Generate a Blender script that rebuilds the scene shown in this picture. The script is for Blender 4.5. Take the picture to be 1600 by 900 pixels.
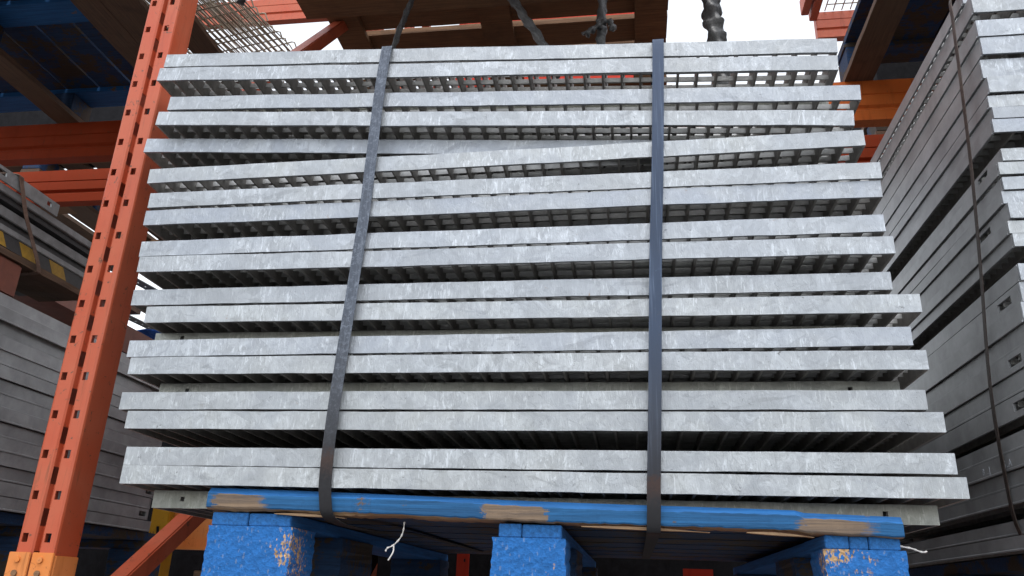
import bpy, bmesh, math, random
from mathutils import Vector, Matrix

random.seed(7)
R = math.radians
scene = bpy.context.scene
for o in list(bpy.data.objects):
    bpy.data.objects.remove(o)
C = scene.collection

# ------------------------------------------------------------------ camera
CAM_PITCH, CAM_YAW, CAM_ROLL = R(21.118), R(-8.852), R(2.118)
CAM_POS = Vector((0.79354, -1.19304, -0.22121))
fw = Vector((math.sin(CAM_YAW) * math.cos(CAM_PITCH), math.cos(CAM_YAW) * math.cos(CAM_PITCH), math.sin(CAM_PITCH)))
rt = Vector((math.cos(CAM_YAW), -math.sin(CAM_YAW), 0))
up = rt.cross(fw)
rt2 = rt * math.cos(CAM_ROLL) + up * math.sin(CAM_ROLL)
up2 = -rt * math.sin(CAM_ROLL) + up * math.cos(CAM_ROLL)
cam = bpy.data.cameras.new('camera')
cam.sensor_width = 36
cam.lens = 1255.15 / 1600 * 36
cam.clip_start = 0.02
cam.clip_end = 2000
camo = bpy.data.objects.new('camera', cam)
m3 = Matrix((rt2, up2, -fw)).transposed()
camo.matrix_world = Matrix.Translation(CAM_POS) @ m3.to_4x4()
C.objects.link(camo)
scene.camera = camo

# ------------------------------------------------------------------ sky, sun, exposure
SUN_EL, SUN_AZ = R(66), R(172)          # azimuth clockwise from +Y; high behind the camera
world = bpy.data.worlds.new('World')
scene.world = world
world.use_nodes = True
wn = world.node_tree
wn.nodes.clear()
sky = wn.nodes.new('ShaderNodeTexSky')
sky.sky_type = 'NISHITA'
sky.sun_disc = False
sky.sun_elevation = SUN_EL
sky.sun_rotation = SUN_AZ
sky.air_density = 1.6
sky.dust_density = 1.2
sky.ozone_density = 1.0
hs = wn.nodes.new('ShaderNodeHueSaturation')
hs.inputs['Saturation'].default_value = 0.22      # overcast: the blue is greyed out by cloud
bg = wn.nodes.new('ShaderNodeBackground')
bg.inputs['Strength'].default_value = 0.15
wo = wn.nodes.new('ShaderNodeOutputWorld')
wn.links.new(sky.outputs[0], hs.inputs['Color'])
wn.links.new(hs.outputs[0], bg.inputs['Color'])
wn.links.new(bg.outputs[0], wo.inputs['Surface'])
sl = bpy.data.lights.new('sun', 'SUN')
sl.energy = 0.5
sl.angle = R(25)
sl.color = (1.0, 0.97, 0.93)
so = bpy.data.objects.new('sun', sl)
sdir = Vector((math.sin(SUN_AZ) * math.cos(SUN_EL), math.cos(SUN_AZ) * math.cos(SUN_EL), math.sin(SUN_EL)))
so.rotation_euler = sdir.to_track_quat('Z', 'Y').to_euler()
so.location = sdir * 20
C.objects.link(so)
scene.view_settings.view_transform = 'Standard'
scene.view_settings.look = 'None'
scene.view_settings.gamma = 1.0
scene.view_settings.exposure = 1.25
scene.cycles.max_bounces = 6
scene.cycles.diffuse_bounces = 4
scene.cycles.glossy_bounces = 3


# ------------------------------------------------------------------ materials
class NB:
    def __init__(s, name):
        s.m = bpy.data.materials.new(name)
        s.m.use_nodes = True
        s.t = s.m.node_tree
        s.b = s.t.nodes['Principled BSDF']
        tc = s.t.nodes.new('ShaderNodeTexCoord')
        oi = s.t.nodes.new('ShaderNodeObjectInfo')
        mu = s.n('ShaderNodeVectorMath', operation='SCALE')
        cx = s.n('ShaderNodeCombineXYZ')
        s.l(oi.outputs['Random'], cx.inputs[0]); s.l(oi.outputs['Random'], cx.inputs[1]); s.l(oi.outputs['Random'], cx.inputs[2])
        s.l(cx.outputs[0], mu.inputs[0]); mu.inputs['Scale'].default_value = 37.0
        ad = s.n('ShaderNodeVectorMath', operation='ADD')
        s.l(tc.outputs['Object'], ad.inputs[0]); s.l(mu.outputs[0], ad.inputs[1])
        s.co = ad.outputs[0]
        s.raw = tc.outputs['Object']
        s.rand = oi.outputs['Random']

    def n(s, typ, **k):
        nd = s.t.nodes.new(typ)
        for a, v in k.items():
            setattr(nd, a, v)
        return nd

    def l(s, a, b):
        s.t.links.new(a, b)

    def mp(s, scale, rot=(0, 0, 0)):
        m = s.n('ShaderNodeMapping')
        s.l(s.co, m.inputs[0])
        m.inputs['Scale'].default_value = scale
        m.inputs['Rotation'].default_value = rot
        return m.outputs[0]

    def noise(s, scale=(1, 1, 1), sc=1.0, detail=4, rough=0.55, dist=0.0):
        nd = s.n('ShaderNodeTexNoise')
        s.l(s.mp(scale), nd.inputs['Vector'])
        nd.inputs['Scale'].default_value = sc
        nd.inputs['Detail'].default_value = detail
        nd.inputs['Roughness'].default_value = rough
        nd.inputs['Distortion'].default_value = dist
        return nd.outputs[0]

    def voro(s, scale=(1, 1, 1), sc=1.0, out='Color', feature='F1'):
        nd = s.n('ShaderNodeTexVoronoi', feature=feature)
        s.l(s.mp(scale), nd.inputs['Vector'])
        nd.inputs['Scale'].default_value = sc
        o = nd.outputs[out]
        if out == 'Color':
            x = s.n('ShaderNodeSeparateColor'); s.l(o, x.inputs[0]); o = x.outputs[0]
        return o

    def ramp(s, v, a, b, lo=0.0, hi=1.0):
        r = s.n('ShaderNodeMapRange')
        s.l(v, r.inputs[0])
        r.inputs[1].default_value = a; r.inputs[2].default_value = b
        r.inputs[3].default_value = lo; r.inputs[4].default_value = hi
        return r.outputs[0]

    def mix(s, f, a, b, mode='MIX'):
        x = s.n('ShaderNodeMix', data_type='RGBA', blend_type=mode)
        for v, i in ((f, 0), (a, 6), (b, 7)):
            if isinstance(v, (int, float)):
                x.inputs[i].default_value = v
            elif isinstance(v, tuple):
                x.inputs[i].default_value = (*v, 1)
            else:
                s.l(v, x.inputs[i])
        return x.outputs[2]

    def mul(s, a, b, op='MULTIPLY'):
        x = s.n('ShaderNodeMath', operation=op)
        for v, i in ((a, 0), (b, 1)):
            if isinstance(v, (int, float)):
                x.inputs[i].default_value = v
            else:
                s.l(v, x.inputs[i])
        return x.outputs[0]

    def done(s, col, rough=0.5, metal=0.0, bump=None, bstr=0.2, bdist=0.002, spec=0.5):
        if isinstance(col, tuple):
            s.b.inputs['Base Color'].default_value = (*col, 1)
        else:
            s.l(col, s.b.inputs['Base Color'])
        for v, i in ((rough, 'Roughness'), (metal, 'Metallic')):
            if isinstance(v, (int, float)):
                s.b.inputs[i].default_value = v
            else:
                s.l(v, s.b.inputs[i])
        s.b.inputs['Specular IOR Level'].default_value = spec
        if bump is not None:
            bp = s.n('ShaderNodeBump')
            bp.inputs['Strength'].default_value = bstr
            bp.inputs['Distance'].default_value = bdist
            s.l(bump, bp.inputs['Height'])
            s.l(bp.outputs[0], s.b.inputs['Normal'])
        return s.m


def galvanised(name, base, dirt=0.3, tint=(0.36, 0.35, 0.30)):
    k = NB(name)
    sp = k.voro((1, 1, 0.8), 48)                        # zinc spangle patches
    sp2 = k.voro((1, 1, 1), 120)
    st = k.noise((190, 190, 42), 1.0, 4, 0.68, 0.9)     # vertical zinc runs
    pa = k.noise((1, 1, 1), 11, 5, 0.62, 0.6)           # dull patches
    fl = k.noise((1, 1, 0.8), 42, 5, 0.62, 1.6)
    sm = k.noise((0.6, 1, 1.4), 21, 5, 0.62, 1.0)       # smudges
    sk = k.noise((1, 1, 1.2), 95, 5, 0.75, 0.9)        # pits
    sc = k.noise((30, 30, 400), 1.0, 3, 0.6, 2.5)       # scratches
    b = tuple(base)
    f = lambda q: tuple(min(1, x * q) for x in b)
    c = k.mix(sp, f(0.80), f(1.15))
    c = k.mix(k.mul(sp2, 0.22), c, f(1.22))
    c = k.mix(k.ramp(pa, 0.44, 0.62, 0, 0.7), c, f(0.80))
    c = k.mix(k.ramp(fl, 0.53, 0.62, 0, 0.42), c, f(0.80))
    c = k.mix(k.ramp(fl, 0.43, 0.36, 0, 0.35), c, f(1.30))
    c = k.mix(k.mul(k.ramp(st, 0.56, 0.63), k.ramp(pa, 0.56, 0.46, 0.05, 1.0)), c, f(1.50))
    c = k.mix(k.mul(k.ramp(st, 0.43, 0.36), k.ramp(pa, 0.56, 0.46, 0.0, 0.6)), c, f(0.66))
    c = k.mix(k.ramp(sm, 0.61, 0.66, 0, 0.55), c, f(0.55))
    c = k.mix(k.ramp(k.noise((1, 1, 1), 5, 3, 0.5), 0.45, 0.75, 0, dirt), c, tint)
    c = k.mix(k.ramp(sc, 0.70, 0.74, 0, 0.5), c, f(0.5))
    c = k.mix(k.ramp(sk, 0.64, 0.68, 0, 0.85), c, (0.10, 0.10, 0.105))
    c = k.mix(k.ramp(k.rand, 0, 1, 0.0, 0.38), c, f(0.70))     # value change from piece to piece
    r2 = k.mul(k.mul(k.rand, 7.31), 1.0, 'MODULO')
    c = k.mix(k.mul(k.ramp(r2, 0.45, 1.0, 0, 0.35), k.ramp(pa, 0.35, 0.6)), c, (b[0] * 0.88, b[1] * 0.94, b[2] * 1.10))
    c = k.mix(k.mul(k.ramp(r2, 0.5, 0.0, 0, 0.30), k.ramp(pa, 0.6, 0.4)), c, (b[0] * 1.04, b[1] * 1.0, b[2] * 0.88))
    c = k.mix(k.ramp(k.noise((1, 1, 1), 31, 4, 0.7, 0.5), 0.70, 0.74, 0, 0.6), c, (0.22, 0.13, 0.06))   # odd rust spot
    h = k.mul(k.mul(st, 1.0), k.mul(fl, 0.8), 'ADD')
    h = k.mul(h, k.mul(sp, 0.25), 'ADD')
    return k.done(c, k.ramp(fl, 0.3, 0.7, 0.34, 0.52), 0.4, h, 0.55, 0.0020)


def painted_steel(name, col, wear, rust=0.25, rough=0.38):
    k = NB(name)
    n1 = k.noise((1, 1, 1), 7, 5, 0.6, 0.5)
    n2 = k.noise((40, 40, 5), 1.0, 4, 0.6, 0.4)
    n3 = k.noise((1, 1, 1), 70, 5, 0.7, 0.8)
    c = k.mix(k.ramp(n1, 0.35, 0.7, 0, 0.7), col, wear)
    c = k.mix(k.ramp(n2, 0.55, 0.75, 0, 0.5), c, tuple(x * 0.55 for x in col))
    c = k.mix(k.mul(k.ramp(k.noise((130, 130, 9), 1.0, 4, 0.6, 0.3), 0.60, 0.74), k.ramp(n1, 0.42, 0.6, 0, 0.7)), c, (0.15, 0.05, 0.02))
    c = k.mix(k.ramp(n3, 0.615, 0.67, 0, rust * 2), c, (0.10, 0.05, 0.03))
    return k.done(c, k.ramp(n1, 0.3, 0.7, rough, rough + 0.2), 0.0, n3, 0.12, 0.001, spec=0.4 if rough < 0.41 else 0.15)


def wood(name, a, b, paint=None, cover=0.6, axis=0, dirt=(0.03, 0.025, 0.02), rough=0.75, patches=()):
    k = NB(name)
    sc = [200, 200, 200]
    sc[axis] = 6
    g = k.noise(tuple(sc), 1.0, 5, 0.65, 0.6)
    n1 = k.noise((1, 1, 1), 8, 5, 0.65, 0.3)
    n2 = k.noise((1, 1, 1), 45, 5, 0.7, 0.6)
    c = k.mix(k.ramp(g, 0.3, 0.7), a, b)
    c = k.mix(k.ramp(n1, 0.5, 0.8, 0, 0.6), c, dirt)
    if paint:
        pc = k.mix(k.ramp(g, 0.32, 0.68), tuple(x * 0.62 for x in paint), tuple(min(1, x * 1.3) for x in paint))
        pc = k.mix(k.ramp(n2, 0.55, 0.75, 0, 0.3), pc, tuple(x * 0.5 for x in paint))
        f = k.mul(n1, k.mul(n2, 0.5), 'ADD')
        f = k.mul(f, k.mul(g, 0.35), 'ADD')
        cov = k.ramp(f, cover, cover + 0.05, 1, 0)
        if patches:                               # bare places where other boards once lay, with ragged ends
            sx = k.n('ShaderNodeSeparateXYZ'); k.l(k.raw, sx.inputs[0])
            x = k.mul(sx.outputs[0], k.mul(k.mul(k.mul(g, n2, 'ADD'), -1.0, 'ADD'), 0.05), 'ADD')
            for p0, p1, e0, e1 in patches:
                inside = k.mul(k.ramp(x, p0 - e0, p0 + e0), k.ramp(x, p1 + e1, p1 - e1))
                cov = k.mul(cov, k.mul(1.0, k.mul(inside, 0.93), 'SUBTRACT'))
        c = k.mix(cov, c, pc)
    return k.done(c, rough, 0.0, k.mul(g, k.mul(n2, 0.4), 'ADD'), 0.5, 0.002, spec=0.3)


def chipboard(name, paint, chip):
    k = NB(name)
    v = k.voro((1, 0.6, 1.5), 260)
    d = k.voro((1, 0.6, 1.5), 260, 'Distance')
    v2 = k.voro((1.5, 1, 0.7), 300)
    d2 = k.voro((1.5, 1, 0.7), 300, 'Distance')
    n1 = k.noise((1, 1, 1), 16, 5, 0.7, 0.5)
    n2 = k.noise((1, 1, 1), 60, 4, 0.7, 0.3)
    n3 = k.noise((1, 1, 1), 9, 3, 0.6, 0.3)
    pc = k.mix(v, tuple(x * 0.74 for x in paint), tuple(min(1, x * 1.1) for x in paint))
    pc = k.mix(k.ramp(v2, 0.95, 0.97, 0, 0.3), pc, (0.26, 0.28, 0.30))
    pc = k.mix(k.ramp(n2, 0.5, 0.7, 0, 0.35), pc, tuple(x * 0.45 for x in paint))
    cc = k.mix(v, tuple(x * 0.5 for x in chip), tuple(min(1, x * 1.25) for x in chip))
    f = k.mul(n3, k.mul(n2, 0.30), 'ADD')
    f = k.mul(f, k.mul(v2, 0.20), 'ADD')
    c = k.mix(k.ramp(f, 0.83, 0.88), pc, cc)
    h = k.mul(k.mul(d, 1.0), k.mul(d2, 0.8), 'ADD')
    return k.done(c, 0.7, 0.0, h, 0.3, 0.0012, spec=0.2)


def plain(name, col, rough=0.6, metal=0.0, var=0.35, sc=30, bs=0.2):
    k = NB(name)
    n = k.noise((1, 1, 1), sc, 5, 0.65, 0.3)
    n2 = k.noise((1, 1, 1), sc * 0.2, 4, 0.6, 0.3)
    c = k.mix(k.ramp(n, 0.3, 0.7), tuple(x * (1 - var) for x in col), tuple(min(1, x * (1 + var)) for x in col))
    c = k.mix(k.ramp(n2, 0.5, 0.75, 0, 0.5), c, tuple(x * 0.6 for x in col))
    return k.done(c, rough, metal, n, bs, 0.002)


def strap_mat(name, col, worn, rust, rough, wear_at, low=None):
    k = NB(name)
    n = k.noise((1, 1, 1), 160, 5, 0.75, 0.6)
    n2 = k.noise((8, 8, 3), 1.0, 4, 0.6)
    n3 = k.noise((500, 30, 9), 1.0, 3, 0.6)
    c = k.mix(k.ramp(n2, 0.3, 0.7, 0, 0.6), col, tuple(x * 0.6 for x in col))
    c = k.mix(k.ramp(n, wear_at, wear_at + 0.12, 0, 0.75), c, worn)
    c = k.mix(k.ramp(n3, 0.55, 0.72, 0, 0.6), c, worn)
    c = k.mix(k.ramp(n, 0.40, 0.30, 0, 0.6), c, rust)
    ro = rough
    if low is not None:                                       # dark reflection painted into the lower strap, plus a rusted band at the pallet
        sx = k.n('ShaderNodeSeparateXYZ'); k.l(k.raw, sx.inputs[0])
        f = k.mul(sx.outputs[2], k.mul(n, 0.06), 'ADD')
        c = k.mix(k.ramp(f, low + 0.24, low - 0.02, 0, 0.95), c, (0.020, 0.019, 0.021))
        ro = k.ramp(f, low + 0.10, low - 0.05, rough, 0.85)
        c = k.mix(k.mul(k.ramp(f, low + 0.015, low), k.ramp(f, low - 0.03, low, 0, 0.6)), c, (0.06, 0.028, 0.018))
    return k.done(c, ro, 0.4, n, 0.15, 0.0006)


M = {}
M['galv'] = galvanised('galvanised_steel', (0.335, 0.358, 0.39), 0.18)
M['galv_dull'] = galvanised('galvanised_steel_dull', (0.27, 0.28, 0.265), 0.5, (0.22, 0.215, 0.165))
M['galv_bar'] = plain('galvanised_bar', (0.29, 0.275, 0.26), 0.5, 0.25, 0.25, 60)
M['galv_cross'] = plain('galvanised_cross_bar', (0.40, 0.40, 0.395), 0.45, 0.3, 0.25, 60)
M['galv_side'] = plain('galvanised_side', (0.31, 0.32, 0.335), 0.40, 0.35, 0.24, 16, 0.2)
M['orange'] = painted_steel('orange_rack_paint', (0.43, 0.068, 0.024), (0.45, 0.12, 0.062), 0.5, 0.40)
M['orange_beam'] = painted_steel('orange_beam_paint', (0.52, 0.11, 0.02), (0.50, 0.13, 0.03), 0.15, 0.45)
M['orange_shaded'] = painted_steel('shaded_orange_paint', (0.30, 0.036, 0.007), (0.25, 0.04, 0.012), 0.3, 0.6)  # beam paint darkened: the shade under the pallets is in the colour
M['orange_pale'] = painted_steel('pale_orange_paint', (0.62, 0.20, 0.05), (0.60, 0.24, 0.09), 0.3, 0.45)
M['red'] = painted_steel('red_paint', (0.48, 0.03, 0.015), (0.40, 0.04, 0.02), 0.2, 0.5)
M['yellow'] = painted_steel('yellow_paint', (0.52, 0.27, 0.02), (0.42, 0.22, 0.03), 0.6, 0.45)
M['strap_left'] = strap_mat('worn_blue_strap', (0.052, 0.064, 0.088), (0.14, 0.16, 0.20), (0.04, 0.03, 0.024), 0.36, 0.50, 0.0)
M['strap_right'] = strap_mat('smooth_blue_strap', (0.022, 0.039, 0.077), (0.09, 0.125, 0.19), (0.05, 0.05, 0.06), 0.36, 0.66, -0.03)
M['strap_brown'] = strap_mat('rusty_brown_strap', (0.045, 0.03, 0.025), (0.12, 0.09, 0.075), (0.02, 0.014, 0.012), 0.5, 0.55)
M['strap_pale'] = strap_mat('brown_strap', (0.16, 0.10, 0.075), (0.28, 0.2, 0.16), (0.05, 0.03, 0.02), 0.6, 0.55)
BLUE = (0.016, 0.11, 0.31)
M['blue_wood'] = wood('blue_painted_wood', (0.30, 0.20, 0.11), (0.17, 0.11, 0.06), BLUE, 1.10, 0)
M['blue_face'] = wood('thin_blue_paint_on_wood', (0.25, 0.17, 0.105), (0.10, 0.07, 0.045), (0.013, 0.085, 0.21), 1.10, 0, patches=[(0.010, 0.095, 0.002, 0.006), (0.432, 0.528, 0.002, 0.002), (0.880, 0.968, 0.005, 0.010)])
M['blue_end'] = wood('blue_painted_end_grain', (0.30, 0.20, 0.11), (0.17, 0.11, 0.06), (0.018, 0.12, 0.35), 1.2, 1)
M['blue_dark'] = wood('dirty_shaded_blue_wood', (0.07, 0.05, 0.035), (0.04, 0.03, 0.022), (0.012, 0.04, 0.105), 0.93, 0)
M['bare_wood'] = wood('bare_wood', (0.29, 0.20, 0.13), (0.10, 0.07, 0.045), None, 0, 0, (0.10, 0.075, 0.055))
M['splinter'] = wood('torn_wood', (0.40, 0.27, 0.16), (0.17, 0.10, 0.055), None, 0, 0, (0.2, 0.12, 0.06))
M['brown_wood'] = wood('brown_pallet_wood', (0.26, 0.14, 0.07), (0.13, 0.072, 0.04), None, 0, 0, (0.06, 0.04, 0.028))
M['brown_wood_y'] = wood('brown_pallet_wood_lengthwise', (0.15, 0.09, 0.055), (0.08, 0.05, 0.035), None, 0, 1)
M['chip'] = chipboard('blue_chipboard', (0.018, 0.125, 0.38), (0.42, 0.27, 0.14))
M['black'] = plain('black_plastic', (0.010, 0.010, 0.012), 0.85, 0, 0.4, 40, 0.4)
M['black'].node_tree.nodes['Principled BSDF'].inputs['Specular IOR Level'].default_value = 0.1
M['rope'] = plain('grey_black_twisted_film', (0.06, 0.062, 0.066), 0.38, 0, 0.6, 220, 0.5)
M['cream'] = plain('cream_plastic', (0.55, 0.47, 0.38), 0.5, 0, 0.1, 20)
M['white'] = plain('white_fibre', (0.62, 0.60, 0.58), 0.7, 0, 0.15, 80)
M['chalk'] = plain('chalk_mark', (0.42, 0.45, 0.5), 0.9, 0, 0.3, 300)
M['hazard'] = plain('hazard_yellow', (0.34, 0.20, 0.02), 0.6, 0, 0.3, 60)
M['ramp_grey'] = plain('grey_zinc_profile', (0.20, 0.205, 0.21), 0.5, 0.2, 0.25, 40)
M['ramp_dark'] = plain('black_profile', (0.03, 0.03, 0.032), 0.55, 0, 0.4, 40)
M['wire'] = plain('weathered_wire', (0.33, 0.28, 0.215), 0.5, 0.3, 0.35, 50)
M['tarp'] = plain('blue_tarpaulin', (0.02, 0.09, 0.38), 0.35, 0, 0.4, 30)
M['terracotta'] = plain('red_brown_plastic', (0.17, 0.05, 0.03), 0.55, 0, 0.2, 30)
M['concrete'] = plain('worn_asphalt', (0.10, 0.098, 0.095), 0.9, 0, 0.2, 3)


# ------------------------------------------------------------------ mesh helpers
class MB:
    def __init__(s):
        s.v = []; s.f = []; s.mi = []

    def box(s, a, b, mi=0):
        i = len(s.v)
        (x0, y0, z0), (x1, y1, z1) = a, b
        s.v += [(x0, y0, z0), (x1, y0, z0), (x1, y1, z0), (x0, y1, z0), (x0, y0, z1), (x1, y0, z1), (x1, y1, z1), (x0, y1, z1)]
        for q in ((0, 3, 2, 1), (4, 5, 6, 7), (0, 1, 5, 4), (1, 2, 6, 5), (2, 3, 7, 6), (3, 0, 4, 7)):
            s.f.append(tuple(i + k for k in q)); s.mi.append(mi)
        return s

    def beam(s, p, q, w, h, upv=(0, 0, 1)):
        """box of section w x h along p->q"""
        p, q = Vector(p), Vector(q)
        d = (q - p).normalized()
        sd = d.cross(Vector(upv)).normalized()
        u = sd.cross(d)
        i = len(s.v)
        for e in (p, q):
            for a, b in ((-1, -1), (1, -1), (1, 1), (-1, 1)):
                s.v.append(tuple(e + sd * (a * w / 2) + u * (b * h / 2)))
        for k in ((3, 2, 1, 0), (4, 5, 6, 7), (0, 1, 5, 4), (1, 2, 6, 5), (2, 3, 7, 6), (3, 0, 4, 7)):
            s.f.append(tuple(i + j for j in k)); s.mi.append(0)
        return s

    def tube(s, pts, rad, n=6, lobes=0, twist=0.0, amp=0.0):
        pts = [Vector(p) for p in pts]
        base = len(s.v)
        ref = Vector((0.13, 1, 0.31)).normalized()
        for j, p in enumerate(pts):
            d = (pts[min(j + 1, len(pts) - 1)] - pts[max(j - 1, 0)]).normalized()
            a = d.cross(ref).normalized(); b = d.cross(a)
            r = rad[j] if isinstance(rad, (list, tuple)) else rad
            for k in range(n):
                t = 2 * math.pi * k / n
                rr = r * (1 + amp * math.cos(lobes * (t + twist * j))) if lobes else r
                s.v.append(tuple(p + a * (math.cos(t) * rr) + b * (math.sin(t) * rr)))
        for j in range(len(pts) - 1):
            for k in range(n):
                a0 = base + j * n + k; a1 = base + j * n + (k + 1) % n
                s.f.append((a0, a1, a1 + n, a0 + n)); s.mi.append(0)
        s.f.append(tuple(base + k for k in range(n))[::-1]); s.mi.append(0)
        e = base + (len(pts) - 1) * n
        s.f.append(tuple(e + k for k in range(n))); s.mi.append(0)
        return s

    def sheet(s, us, vs, pos, off, present=None, mi=0):
        """perforated sheet: grid us x vs, cells may be missing, closed with thickness off(u, v)"""
        nu, nv = len(us), len(vs)
        base = len(s.v)
        fr = [Vector(pos(u, v)) for u in us for v in vs]
        bk = [Vector(pos(u, v)) + Vector(off(u, v)) for u in us for v in vs]
        s.v += [tuple(p) for p in fr] + [tuple(p) for p in bk]
        N = nu * nv
        ok = lambda i, j: 0 <= i < nu - 1 and 0 <= j < nv - 1 and (present is None or present(i, j))
        F = lambda i, j: base + i * nv + j
        for i in range(nu - 1):
            for j in range(nv - 1):
                if not ok(i, j):
                    continue
                a, b, c, d = F(i, j), F(i + 1, j), F(i + 1, j + 1), F(i, j + 1)
                q = [(a, b, c, d), (a + N, d + N, c + N, b + N)]
                if not ok(i, j - 1): q.append((a, a + N, b + N, b))
                if not ok(i + 1, j): q.append((b, b + N, c + N, c))
                if not ok(i, j + 1): q.append((c, c + N, d + N, d))
                if not ok(i - 1, j): q.append((d, d + N, a + N, a))
                s.f += q; s.mi += [mi] * len(q)
        return s

    def mesh(s, name, mats, smooth=False, bevel=0.0):
        me = bpy.data.meshes.new(name)
        me.from_pydata(s.v, [], s.f)
        for m in (mats if isinstance(mats, (list, tuple)) else [mats]):
            me.materials.append(M[m])
        me.polygons.foreach_set('material_index', s.mi)
        bm = bmesh.new(); bm.from_mesh(me)
        bmesh.ops.recalc_face_normals(bm, faces=bm.faces)
        if bevel:
            bmesh.ops.bevel(bm, geom=bm.edges[:], offset=bevel, segments=2, affect='EDGES', clamp_overlap=True)
        bm.to_mesh(me); bm.free()
        if smooth:
            me.polygons.foreach_set('use_smooth', [True] * len(me.polygons))
        me.update()
        return me


def link(name, me, parent=None, loc=(0, 0, 0), rot=(0, 0, 0)):
    o = bpy.data.objects.new(name, me)
    C.objects.link(o)
    o.location = loc
    o.rotation_euler = rot
    if parent is not None:
        o.parent = parent
    return o


def tag(o, label, cat, group=None):
    o['label'] = label
    o['category'] = cat
    o['kind'] = 'thing'
    if group:
        o['group'] = group
    return o


def thing(name, label, cat, loc=(0, 0, 0), rot=(0, 0, 0), group=None):
    return tag(link(name, None, None, loc, rot), label, cat, group)


def part(name, mb, mats, parent, loc=(0, 0, 0), rot=(0, 0, 0), smooth=False, bevel=0.0, label=None):
    o = link(name, mb.mesh(name, mats, smooth, bevel), parent, loc, rot)
    if label:
        o['label'] = label
    return o


# ------------------------------------------------------------------ ground
GROUND = -1.80
g = MB().box((-300, -300, GROUND - 0.3), (300, 300, GROUND))
go = link('ground', g.mesh('ground', 'concrete'))
go['kind'] = 'structure'

# ------------------------------------------------------------------ racking
BEAM_LO, BEAM_UP = -0.238, 1.575       # tops of the two beam levels
YF, YR = 0.12, 1.40                    # front face of front / rear uprights
UPX0, UPX1 = -0.256, -0.182
PITCH, HOLE0 = 0.07146, 0.9915         # rack holes


def upright_mesh(zlo, zhi):
    """roll-formed post: two perforated front faces, a groove between them with slots, two side walls"""
    w = UPX1 - UPX0
    hx = [0.0070, 0.0180, w - 0.0235, w - 0.0125]
    g0, g1 = 0.033, 0.044
    # cross-section polyline (x, y), clockwise seen from above
    rr = 0.005
    prof = [(0, 0.062), (0, rr), (0.0015, 0.0015), (rr, 0), (hx[0], 0), (hx[1], 0), (g0 - 0.003, 0), (g0, 0.003), (g0 + 0.001, 0.014), (g1 - 0.001, 0.014), (g1, 0.003),
            (g1 + 0.003, 0), (hx[2], 0), (hx[3], 0), (w - rr, 0), (w - 0.0015, 0.0015), (w, rr), (w, 0.062)]
    holecell = {4, 12}
    slotcell = {7, 8}
    zs = [zlo]
    z = HOLE0 + PITCH * math.ceil((zhi - HOLE0) / PITCH)
    tagz = {}
    lst = []
    while z > zlo + 0.03:
        if z < zhi - 0.02:
            lst.append(z)
        z -= PITCH
    lst.sort()
    cuts = [zlo]
    kinds = []
    for zc in lst:
        for a, b, kd in ((zc - 0.0075, zc + 0.0075, 'hole'), (zc + 0.020, zc + 0.050, 'slot')):
            if a > cuts[-1] and b < zhi:
                kinds.append('solid'); cuts.append(a)
                kinds.append(kd); cuts.append(b)
    kinds.append('solid'); cuts.append(zhi)
    nrm = []
    n = len(prof)
    for i, p in enumerate(prof):
        a = Vector(prof[max(i - 1, 0)]); b = Vector(prof[min(i + 1, n - 1)])
        d = (b - a).normalized()
        nrm.append(Vector((-d.y, d.x)) * 0.0025)

    def present(i, j):
        k = kinds[j]
        if k == 'hole' and i in holecell: return False
        if k == 'slot' and i in slotcell: return False
        return True
    mb = MB()
    mb.sheet(range(n), range(len(cuts)), lambda u, v: (prof[u][0], prof[u][1], cuts[v]), lambda u, v: (nrm[u].x, nrm[u].y, 0), present)
    return mb.mesh('upright', 'orange', False)


up_me = upright_mesh(GROUND + 0.006, 3.9)
foot_me = MB().box((-0.03, -0.03, 0), (0.104, 0.095, 0.006)).mesh('base_plate', 'orange')
br = MB()
bt = 0.036
horizontals = []


def brace_mesh(y0, z0, y1, z1):
    mb = MB()
    mb.beam((0.037, y0, z0), (0.037, y1, z1), 0.040, 0.040, (1, 0, 0))
    return mb.mesh('brace', 'orange', False, 0.003)


def frame(x, y0, y1, label):
    t = thing('rack_upright_pair', label, 'rack frame', (x, 0, 0), group='upright frames of the storage rack')
    link('upright', up_me, t, (0, y0, 0))
    o = link('upright', up_me, t, (UPX1 - UPX0, y1, 0), (0, 0, math.pi))
    link('base_plate', foot_me, t, (0, y0, GROUND))
    link('base_plate', foot_me, t, (0, y1 - 0.065, GROUND))
    # diagonal braces zig-zag between the two posts
    d = y1 - y0
    zz = [-1.15, -0.365, 0.42, 0.60, 2.05, 2.7, 3.4]
    for k in range(len(zz) - 1):
        a, b = (y0 + 0.05, y1 - 0.05) if k % 2 else (y1 - 0.05, y0 + 0.05)
        link('brace', brace_mesh(a, zz[k], b, zz[k + 1]), t)
    link('horizontal_brace', MB().beam((0.037, y0 + 0.05, -1.6), (0.037, y1 - 0.05, -1.6), 0.04, 0.04, (1, 0, 0)).mesh('horizontal_brace', 'orange', False, 0.003), t)
    return t


frame(UPX0, YF, YR, 'orange perforated rack frame standing left of the strapped grating stack')
frame(UPX0 + 2.75, YF, YR, 'orange rack frame at the far right end of the bay')
frame(UPX0 - 2.75, YF, YR, 'orange rack frame at the far left end of the bay')
frame(UPX0, YR + 0.33, 3.05, 'orange rack frame of the rear rack row')


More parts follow.
